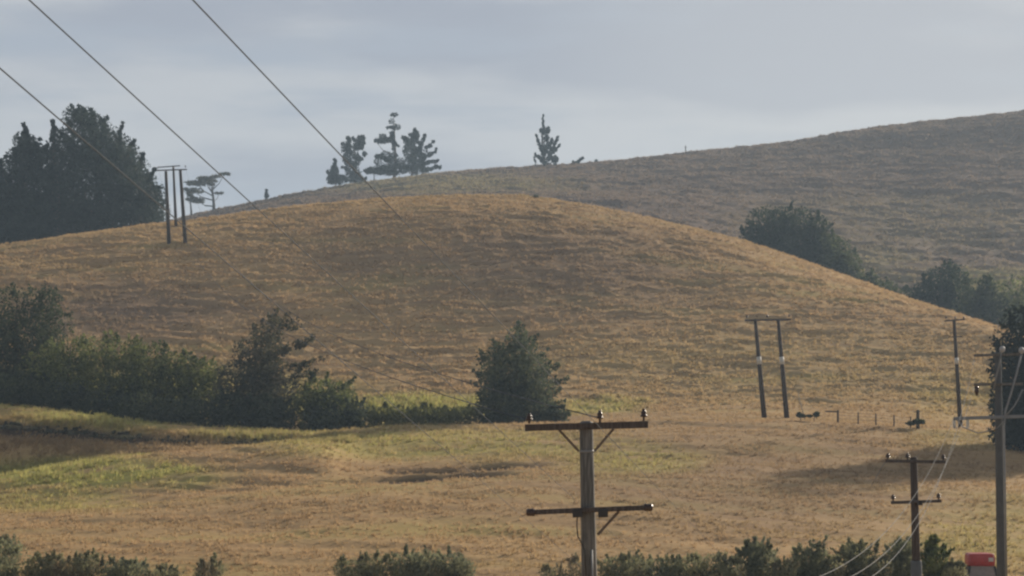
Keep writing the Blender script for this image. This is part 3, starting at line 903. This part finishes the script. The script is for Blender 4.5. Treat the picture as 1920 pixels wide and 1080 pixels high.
for (x0, y0, x1, y1) in ((1048, 806, 1085, 846), (1150, 804, 1114, 846)):
    MB().beam(at(x0, y0, D) + off + Vector((0, 0.07, 0)), at(x1, y1, D) + Vector((0, -0.15, 0)), 0.012, 0.05, up=(1, 0, 0.3)).build('brace', M_BRACE, root, smooth=False)
MB().tube([top + axis * (0.55), top + axis * 0.60], [0.15, 0.15], 18).build('band', M_STEEL, root)
c0, c1 = at(993, 960, D) + off, at(1216, 951, D) + off
MB().beam(c0, c1, 0.09, 0.10).build('crossarm', M_ARM, root, smooth=False)
for p in (c0, c1):
    dx = 1 if p is c0 else -1
    b = MB()
    b.tube([p + Vector((-.07 * dx, 0, 0)), p + Vector((-.04 * dx, 0, 0)), p + Vector((.09 * dx, 0, 0)), p + Vector((.11 * dx, 0, 0))], [0.05, 0.075, 0.075, 0.05], 12)
    b.build('arm_end_insulator', M_CER, root)
for px in (1082, 1130):
    MB().beam(at(px - 9, 962, D) + off, at(px + 9, 961, D) + off, 0.14, 0.16).build('arm_bracket', M_DARKMET, root, smooth=False)
MB().beam(at(1160, 958, D) + off + Vector((0, .06, 0)), at(1120, 1002, D) + Vector((0, -.17, 0)), 0.014, 0.055, up=(1, 0, .3)).build('brace', M_BRACE, root, smooth=False)
pts = [at(x, y, D) + Vector((0, -0.22, 0)) for x, y in ((1082, 966), (1081, 985), (1083, 1005), (1090, 1018), (1096, 1030), (1098, 1080))]
MB().tube(pts, 0.014, 6).build('down_cable', M_DARKMET, root)
MB().tube([at(1109, 1030, D) + Vector((0, -.175, 0)), at(1111, 1120, D) + Vector((0, -.19, 0))], 0.018, 8).build('conduit', M_STEEL, root)

# second two-armed pole with a pale sleeve at its foot
D = 95.0
top, low = at(1713, 857, D), at(1718, 1060, D)
axis = (low - top).normalized()
gzb = gz(top.x, D)
L = (top.z - gzb + 0.3) / -axis.z
foot = top + axis * L
root = thing('utility_pole', 'dark wooden pole with two short crossarms and a pale grey lower sleeve', 'utility pole', (foot.x, D, gzb))
MB().tube([top, top + axis * .04, top + axis * 2, top + axis * L], [0.11, 0.14, 0.155, 0.19], 16).build('pole', M_REDPOLE, root)
tS = (1050 - 857) * D / F
MB().tube([top + axis * tS, top + axis * (tS + .05), top + axis * L], [0.2, 0.22, 0.235], 16).build('sleeve', M_CONC, root)
off = Vector((0, -0.2, 0))
MB().beam(at(1659, 864, D) + off, at(1771, 866, D) + off, .1, .12).build('crossarm', M_ARM, root, smooth=False)
MB().beam(at(1669, 942, D) + off, at(1763, 939, D) + off, .1, .12).build('crossarm', M_ARM, root, smooth=False)
for px, py in ((1663, 862), (1700, 862), (1767, 864), (1673, 939), (1758, 937)):
    insulator('insulator', root, at(px, py, D) + off, 0.26, 0.1)
MB().beam(at(1724, 947, D) + Vector((0, -.22, 0)), at(1724, 938, D) + Vector((0, -.22, 0)), .16, .16).build('arm_bracket', M_DARKMET, root, smooth=False)
MB().tube([at(x, y, D) + off for x, y in ((1662, 862), (1652, 875), (1643, 892), (1632, 912))], 0.012, 6).build('dropper', M_PALEWIRE, root)

# grey pole on the right
D = 70.0
top, low = at(1871, 660, D), at(1877, 1080, D)
axis = (low - top).normalized()
gzb = gz(top.x, D)
L = (top.z - gzb + 0.3) / -axis.z
foot = top + axis * L
root = thing('utility_pole', 'tall grey pole with several crossarms at the right edge', 'utility pole', (foot.x, D, gzb))
MB().tube([top, top + axis * .05, top + axis * 3, top + axis * L], [0.07, 0.095, 0.115, 0.16], 16).build('pole', M_CONC, root)
off = Vector((0, -0.17, 0))
for y0, y1 in ((667, 664), (721, 720)):
    MB().beam(at(1824, y0, D) + off, at(1915, y1, D) + off,   .07, .08).build('crossarm', M_POLE, root, smooth=False)
MB().beam(at(1786, 785, D) + off, at(1962, 779, D) + off, .09, .1).build('crossarm', M_STEEL, root, smooth=False)
for px, py, hh in ((1829, 724, -.28),):
    MB().lathe(at(px, py, D) + off, [(.05, 0), (.07, -.05), (.05, -.1), (.07, -.15), (.05, -.2), (.03, hh)], 10).build('insulator', M_CER, root)
for px, py in ((1876, 656), (1912, 658)):
    b = MB()
    b.lathe(at(px, py, D) + Vector((0, -.24, -.08)), [(.03, 0), (.075, .03), (.085, .09), (.075, .15), (.02, .19)], 12)
    b.build('insulator', plain_material('white_ceramic', (0.36, 0.38, 0.4), .5), root)
MB().tube([at(x, y, D) + Vector((0, -.24, 0)) for x, y in ((1912, 660), (1903, 700), (1893, 735), (1882, 770), (1879, 800), (1881, 900), (1884, 1080))], 0.03, 8).build('conduit', M_STEEL, root)
MB().tube([at(x, y, D) + Vector((0, -.24, 0)) for x, y in ((1875, 660), (1870, 685), (1864, 710), (1860, 730))], 0.025, 8).build('down_cable', M_PALEWIRE, root)
MB().tube([at(x, y, D) + Vector((0, -.24, 0)) for x, y in ((1914, 730), (1906, 748), (1898, 762), (1884, 778))], 0.02, 8).build('down_cable', M_STEEL, root)
MB().tube([at(x, y, D) + Vector((0, -.3, 0)) for x, y in ((1790, 786), (1800, 800), (1830, 812), (1862, 806), (1882, 786))], 0.018, 8).build('jumper_cable', M_STEEL, root)


def wood_pole(root, tpx, tpy, bpx, bpy, D, r0, r1, sleeve=None, mat=None):
    t0, b0 = at(tpx, tpy, D), at(bpx, bpy, D)
    g = gz(b0.x, D)
    ax = (b0 - t0).normalized()
    b1 = t0 + ax * ((t0.z - g + 0.4) / -ax.z)
    po = MB().tube([t0, t0 + ax * .05, t0.lerp(b1, .5), b1], [r0 * .8, r0, (r0 + r1) / 2, r1], 12).build('pole', mat or M_REDPOLE, root)
    if sleeve:
        f0, f1 = ((y - tpy) / (bpy - tpy) for y in sleeve)
        rr = r0 + (r1 - r0) * f0 + .02
        MB().tube([t0.lerp(b0, f0), t0.lerp(b0, f1)], [rr, rr + .01], 12).build('possum_guard', M_WHITE, root)
    return t0, b1


def h_frame(label, poles, D, arm, sleeve=None, cat='utility pole', ins=(), r=(.19, .31)):
    gx = (sum(p[2] for p in poles) / len(poles) - 960) / F * D
    root = thing('twin_pole_frame', label, cat, (gx, D, gz(gx, D)))
    for p in poles:
        wood_pole(root, *p, D, r[0], r[1], sleeve)
    o = Vector((0, -.28, 0))
    MB().beam(at(arm[0], arm[1], D) + o, at(arm[2], arm[3], D) + o, .14, .2).build('crossarm', M_ARM, root, smooth=False)
    for px, py in ins:
        insulator('insulator', root, at(px, py, D) + o + Vector((0, 0, .1)), .4, .13)
    return root


dA = seen_depth(1433, 783)
h_frame('pair of brown poles joined by one crossarm, each with a white band', [(1416, 598, 1433, 783), (1459, 598, 1475, 781)], dA, (1396, 601, 1483, 599), (669, 683),
        ins=((1400, 599), (1438, 598), (1479, 598)))
dB = seen_depth(317, 455)
h_frame('twin brown poles under a flat crossarm high on the hill at left', [(311, 321, 317, 455), (338, 319, 347, 448)], dB, (293, 320, 351, 318), ins=((297, 318), (325, 317), (348, 316)), r=(.24, .34))
dB2 = seen_depth(330, 424)
rx = (330 - 960) / F * dB2
root = thing('utility_pole', 'thinner pole standing just behind the twin poles on the left hill', 'utility pole', (rx, dB2, gz(rx, dB2)))
wood_pole(root, 325, 312, 330, 424, dB2, .18, .28)
MB().beam(at(296, 314, dB2) + Vector((0, -.25, 0)), at(338, 311, dB2) + Vector((0, -.25, 0)), .14, .18).build('crossarm', M_ARM, root, smooth=False)

dC = seen_depth(1801, 803)
rx = (1801 - 960) / F * dC
root = thing('utility_pole', 'single brown pole with a short top arm at the lower right foot of the hill', 'utility pole', (rx, dC, gz(rx, dC)))
wood_pole(root, 1789, 601, 1801, 803, dC, .17, .27, (671, 683))
o = Vector((0, -.3, 0))
MB().beam(at(1770, 602, dC) + o, at(1808, 599, dC) + o, .14, .18).build('crossarm', M_ARM, root, smooth=False)
MB().beam(at(1783, 632, dC) + o, at(1804, 631, dC) + o, .12, .15).build('crossarm', M_ARM, root, smooth=False)
for px in (1773, 1790, 1806):
    insulator('insulator', root, at(px, 600, dC) + o + Vector((0, 0, .05)), .35, .12)


# ------------------------------------------------------------------ wires
def wire(label, p0, p1, sag, r, mat, group=None, n=40, name='overhead_wire', cat='wire', t0=0.0, t1=1.0):
    p0, p1 = Vector(p0), Vector(p1)
    pts = []
    for i in range(n + 1):
        t = t0 + (t1 - t0) * i / n
        pts.append(p0.lerp(p1, t) - Vector((0, 0, 4 * sag * t * (1 - t))))
    o = MB().tube(pts, r, 8).build(name, mat)
    return tag(o, label, cat, group)


GW = 'three heavy wires slanting down across the sky'
for lab, (xa, ya), (xb, yb), sag in (
        ('upper right heavy wire slanting down from the top edge to the ridge pines', (362, 0), (1390, 1080), 0.0),
        ('middle heavy wire slanting from the top left down past the twin poles', (55, 0), (1235, 1080), 0.0),
        ('lowest heavy wire slanting from the left edge into the dark conifers', (0, 128), (1110, 1080), 0.0)):
    a, e = at(xa, ya, 12.5), at(xb, yb, 118.0)
    wire(lab, a, e, sag, 0.0043, M_WIRE, GW, 60, t0=-0.07)

# conductors climbing from the nearest pole to the twin poles on the hill
for lab, p0, p1, sg in (
        ('pale wire from the left insulator of the nearest pole up across the lone evergreen', at(992, 788, 48) + Vector((0, -.2, 0)), at(297, 317, dB), 6.0),
        ('pale wire from the middle insulator of the nearest pole, higher across the lone evergreen', at(1124, 784, 48) + Vector((0, -.2, 0)), at(348, 316, dB), 6.0)):
    wire(lab, p0, p1, sg, 0.012, M_WIRE, 'wires from the nearest pole to the hill', 60)

# three service cables dropping from the grey pole to the lower left
for i, (lab, x0, y0, xe) in enumerate((('leftmost pale cable sagging across the hedge at bottom right', 1786, 786, 1330),
                                       ('middle pale cable sagging across the hedge at bottom right', 1826, 722, 1400),
                                       ('rightmost pale cable sagging across the hedge at bottom right', 1826, 667, 1480))):
    a = at(x0, y0, 70) + Vector((0, -.17, 0))
    e = at(xe, 1110, 30)
    wire(lab, a, e, (1.35, 1.7, 1.95)[i], 0.0054, M_PALEWIRE, 'service cables from the grey pole', 40, name='service_cable', cat='cable')

# ------------------------------------------------------------------ fence and small things at the hill foot
fx = [(1570, 783), (1608, 784), (1641, 786), (1675, 788), (1706, 790)]
df = 256.0
fc = (1640 - 960) / F * df
root = thing('wire_fence', 'low post and wire fence along the hill foot between the pole pair and single pole', 'fence', (fc, df, gz(fc, df)))
prev = None
for i, (px, py) in enumerate(fx):
    x = (px - 960) / F * df
    z = gz(x, df)
    hh = 1.25 if i else 1.35
    w = .13 if i else .2
    MB().tube([(x, df, z - .3), (x + .02, df, z + hh - .03), (x + .02, df, z + hh)], [w * .62, w * .58, w * .4], 8).build('post', M_POST, root)
    cur = (x, z, hh)
    if prev:
        for hgt in (.45, .8, 1.1):
            MB().tube([(prev[0], df - .09, prev[1] + hgt), (x, df - .09, z + hgt)], .012, 5).build('fence_wire', M_WIRE, root)
    prev = cur
x0, x1 = (1546 - 960) / F * df, (1570 - 960) / F * df
MB().beam((x0, df - .16, gz(x0, df) + 1.15), (x1 + .1, df - .16, gz(x1, df) + 1.15), .12, .16).build('strainer_rail', M_POST, root, smooth=False)

dp = 254.0
x = (1720 - 960) / F * dp
z = gz(x, dp)
root = thing('stump_post', 'dark upright post with a shrubby clump around its base', 'post', (x, dp, z))
MB().tube([(x, dp, z - .3), (x, dp, z + 1.9), (x, dp, z + 2.0)], [.2, .17, .1], 10).build('post', M_POST, root)
MB().beam((x - .45, dp - .22, z + 1.75), (x + .2, dp - .22, z + 1.8), .08, .1).build('rail', M_POST, root, smooth=False)
tree('base_shrub', 'small dark shrub around the foot of the dark upright post', 'bush', 1722, dp - .6, [(1722, 791, 12, 5), (1708, 794, 10, 3)], [], M_DARKBUSH, 500, .26, gap=.3, seed=301)
tree('base_shrub', 'little dark clump just right of the pole pair, next to the pale stake', 'bush', 1500, 257, [(1499, 778, 6, 5), (1506, 780, 5, 3)], [], M_DARKBUSH, 260, .24, gap=.3, seed=302)
tree('base_shrub', 'little dark clump between the pale stake and the first fence post', 'bush', 1526, 257, [(1518, 780, 6, 3), (1531, 777, 6, 5)], [], M_DARKBUSH, 300, .24, gap=.3, seed=303)
p0, p1 = at(1496, 736, 257.6), at(1507, 778, 257.6)
tag(MB().tube([p0, p0.lerp(p1, .5), p1 + (p1 - p0) * .2], [.05, .06, .07], 8).build('stake', M_STRAWP), 'pale leaning stake right of the pole pair', 'stake')
for px, py, h_, lab in ((1788, 800, 1.0, 'white stub post left of the single brown pole'), (1813, 803, 1.1, 'white stub post right of the single brown pole')):
    x = (px - 960) / F * (dC - 1.2)
    z = gz(x, dC - 1.2)
    b = MB()
    b.beam((x, dC - 1.2, z - .2), (x, dC - 1.2, z + h_ - .06), .3, .3, up=(0, 1, 0))
    b.beam((x, dC - 1.2, z + h_ - .058), (x, dC - 1.2, z + h_), .36, .36, up=(0, 1, 0))
    tag(b.build('stub_post', M_WHITE, smooth=False), lab, 'post', 'white stub posts by the pole')
x = (1287 - 960) / F * 948
z = gz(x, 948)
b = MB()
b.tube([(x, 948, z - .4), (x, 948, z + 3.0), (x, 948, z + 3.1)], [.22, .18, .08], 8)
b.beam((x - .5, 948, z + 2.2), (x + .5, 948, z + 2.2), .14, .14)
tag(b.build('marker_post', M_POST), 'lone thin post standing on the far ridge line', 'post')

# ------------------------------------------------------------------ red vehicle at the bottom right
D = 142.0
cx = (1833 - 960) / F * D
g = gz(cx, D)
zt = at(1838, 1037, D).z
root = thing('tractor', 'red roofed vehicle cab with dark corner posts beside the grey pole', 'tractor', (cx, D, g))
H = zt - g
b = MB()
prof = [(.70, 0), (.79, .03), (.80, .3), (.78, .6), (.74, .69), (.6, .72)]
vs = []
for r, h in prof:      # rounded square roof shell
    for k in range(24):
        a = 2 * math.pi * k / 24
        c_, s_ = math.cos(a), math.sin(a)
        m_ = (abs(c_) ** 10 + abs(s_) ** 10) ** (-1 / 10)
        vs.append(Vector((cx + r * c_ * m_, D + r * 1.05 * s_ * m_, g + H - .72 + h)))
b.v = vs
for i in range(len(prof) - 1):
    for k in range(24):
        b.f.append((i * 24 + k, i * 24 + (k + 1) % 24, (i + 1) * 24 + (k + 1) % 24, (i + 1) * 24 + k))
b.f.append(tuple(range(24))[::-1])
b.f.append(tuple((len(prof) - 1) * 24 + k for k in range(24)))
b.build('roof', M_RED, root)
zr = g + H - .72
for sx in (-1, 1):
    for sy in (-1, 1):
        MB().beam((cx + sx * .72, D + sy * .7, zr), (cx + sx * .92, D + sy * .8, g + 1.0), .13, .13, up=(0, 1, 0)).build('corner_post', M_DARKMET, root, smooth=False)
for sy in (-1, 1):
    b = MB()
    b.v = [Vector(p) for p in ((cx - .66, D + sy * .70, zr), (cx + .66, D + sy * .70, zr), (cx + .84, D + sy * .78, g + 1.05), (cx - .84, D + sy * .78, g + 1.05),
                               (cx - .66, D + sy * .68, zr), (cx + .66, D + sy * .68, zr), (cx + .84, D + sy * .76, g + 1.05), (cx - .84, D + sy * .76, g + 1.05))]
    b.f = [(0, 1, 2, 3), (7, 6, 5, 4), (0, 4, 5, 1), (1, 5, 6, 2), (2, 6, 7, 3), (3, 7, 4, 0)]
    b.build('window', M_PANE, root, smooth=False)
MB().beam((cx, D - .85, g + .75), (cx, D + .85, g + .75), 1.5, .6).build('body', M_RED, root, smooth=False)
MB().beam((cx, D - 2.4, g + .95), (cx, D - .86, g + .95), .8, .7).build('bonnet', M_RED, root, smooth=False)
MB().beam((cx + .35, D - .86, zr + .38), (cx + .62, D - .86, zr + .38), .12, .22).build('roof_pale_spot', M_WHITE, root, smooth=False)  # white box added for a light spot on the cab roof
for sx in (-1, 1):
    for (yy, r, w) in ((.5, .7, .45), (-1.9, .42, .3)):
        wx = cx + sx * (.98 if r > .5 else .72)
        wo = MB().tube([(wx - w / 2, D + yy, g + r), (wx - w / 2 + .05, D + yy, g + r), (wx + w / 2 - .05, D + yy, g + r), (wx + w / 2, D + yy, g + r)], [r * .9, r, r, r * .9], 24).build('wheel', M_RUBBER, root)

# ------------------------------------------------------------------ haze
hz = MB()
x0, x1, y0, y1, z0, z1 = -5200, 5200, -40, 7200, -80, 175
hz.v = [Vector(p) for p in ((x0, y0, z0), (x1, y0, z0), (x1, y1, z0), (x0, y1, z0), (x0, y0, z1), (x1, y0, z1), (x1, y1, z1), (x0, y1, z1))]
hz.f = [(3, 2, 1, 0), (4, 5, 6, 7), (0, 1, 5, 4), (1, 2, 6, 5), (2, 3, 7, 6), (3, 0, 4, 7)]
mh = bpy.data.materials.new('pale_air')
mh.use_nodes = True
nt = mh.node_tree
nt.nodes.remove(nt.nodes['Principled BSDF'])
pv = nt.nodes.new('ShaderNodeVolumePrincipled')
pv.inputs['Color'].default_value = (0.58, 0.78, 1.0, 1)
pv.inputs['Density'].default_value = 0.00021
pv.inputs['Anisotropy'].default_value = 0.2
nt.links.new(pv.outputs[0], nt.nodes['Material Output'].inputs['Volume'])
mh.cycles.homogeneous_volume = True
tag(hz.build('haze', mh, smooth=False), 'thin pale haze filling the valley air', 'haze', kind='stuff')

# ------------------------------------------------------------------ light and sky
SUN_AZ, SUN_EL = math.radians(37), math.radians(18)       # azimuth to the right of the view direction
sd = Vector((math.sin(SUN_AZ) * math.cos(SUN_EL), math.cos(SUN_AZ) * math.cos(SUN_EL), math.sin(SUN_EL)))
sun = bpy.data.lights.new('sun', 'SUN')
sun.energy = 5.0
sun.angle = math.radians(0.8)
sun.color = (1.0, 0.87, 0.71)
so = bpy.data.objects.new('sun', sun)
COL.objects.link(so)
so.rotation_euler = (-sd).to_track_quat('-Z', 'Y').to_euler()

w = bpy.data.worlds.new('World')
SC.world = w
w.use_nodes = True
wt = w.node_tree
bg = wt.nodes['Background']
bg.inputs['Strength'].default_value = 0.1
sky = wt.nodes.new('ShaderNodeTexSky')
sky.sky_type = 'NISHITA'
sky.sun_disc = False
sky.sun_elevation = SUN_EL
sky.sun_rotation = SUN_AZ
sky.dust_density = 2.0
tc = wt.nodes.new('ShaderNodeTexCoord')


def wnoise(scale, mscale, loc, detail=4, rough=0.5):
    mp = wt.nodes.new('ShaderNodeMapping')
    mp.inputs['Scale'].default_value = mscale
    mp.inputs['Location'].default_value = loc
    wt.links.new(tc.outputs['Generated'], mp.inputs['Vector'])
    nz = wt.nodes.new('ShaderNodeTexNoise')
    nz.inputs['Scale'].default_value = scale
    nz.inputs['Detail'].default_value = detail
    nz.inputs['Roughness'].default_value = rough
    wt.links.new(mp.outputs[0], nz.inputs['Vector'])
    return nz.outputs['Fac']


def wmix(f, a, b_):
    nd = wt.nodes.new('ShaderNodeMix')
    nd.data_type = 'RGBA'
    for sck, val in ((nd.inputs[0], f), (nd.inputs[6], a), (nd.inputs[7], b_)):
        if isinstance(val, float):
            sck.default_value = val
        elif isinstance(val, tuple):
            sck.default_value = (*val, 1)
        else:
            wt.links.new(val, sck)
    return nd.outputs[2]


def wramp(f, lo, hi):
    nd = wt.nodes.new('ShaderNodeMapRange')
    nd.interpolation_type = 'SMOOTHSTEP'
    nd.inputs[1].default_value, nd.inputs[2].default_value = lo, hi
    wt.links.new(f, nd.inputs[0])
    return nd.outputs[0]


cl = wmix(wramp(wnoise(1.0, (4.5, 4.5, 22), (1.3, 0.2, 0.6), 5, 0.5), 0.42, 0.58), (2.6, 2.8, 3.32), (3.75, 3.87, 4.12))
cl = wmix(wramp(wnoise(1.0, (8, 8, 48), (4.3, 2.2, 0.1), 4, 0.55), 0.45, 0.72), cl, (2.8, 3.1, 3.65))
sx = wt.nodes.new('ShaderNodeSeparateXYZ')
wt.links.new(tc.outputs['Generated'], sx.inputs[0])
cl = wmix(wramp(sx.outputs[2], 0.18, 0.5), cl, (1.78, 1.82, 1.9))      # unseen sky overhead darkened to lower the ambient light
vm = wt.nodes.new('ShaderNodeVectorMath')
vm.operation = 'DOT_PRODUCT'
wt.links.new(tc.outputs['Generated'], vm.inputs[0])
vm.inputs[1].default_value = Vector((0.153, 0.98, 0.12)).normalized()
gl = wt.nodes.new('ShaderNodeMath')
gl.operation = 'MULTIPLY'
gl.inputs[1].default_value = 0.35
wt.links.new(wramp(vm.outputs['Value'], 0.985, 0.9998), gl.inputs[0])
cl = wmix(gl.outputs[0], cl, (4.6, 4.6, 4.6))       # thin bright place in the cloud low on the right
col = wmix(0.96, sky.outputs[0], cl)
wt.links.new(col, bg.inputs['Color'])

SC.view_settings.view_transform = 'Standard'
SC.view_settings.look = 'None'
SC.view_settings.exposure = 0.42
SC.view_settings.gamma = 1.0
SC.cycles.filter_width = 2.4          # the photograph's soft lens
SC.cycles.max_bounces = 5
SC.cycles.diffuse_bounces = 3
SC.cycles.use_denoising = True
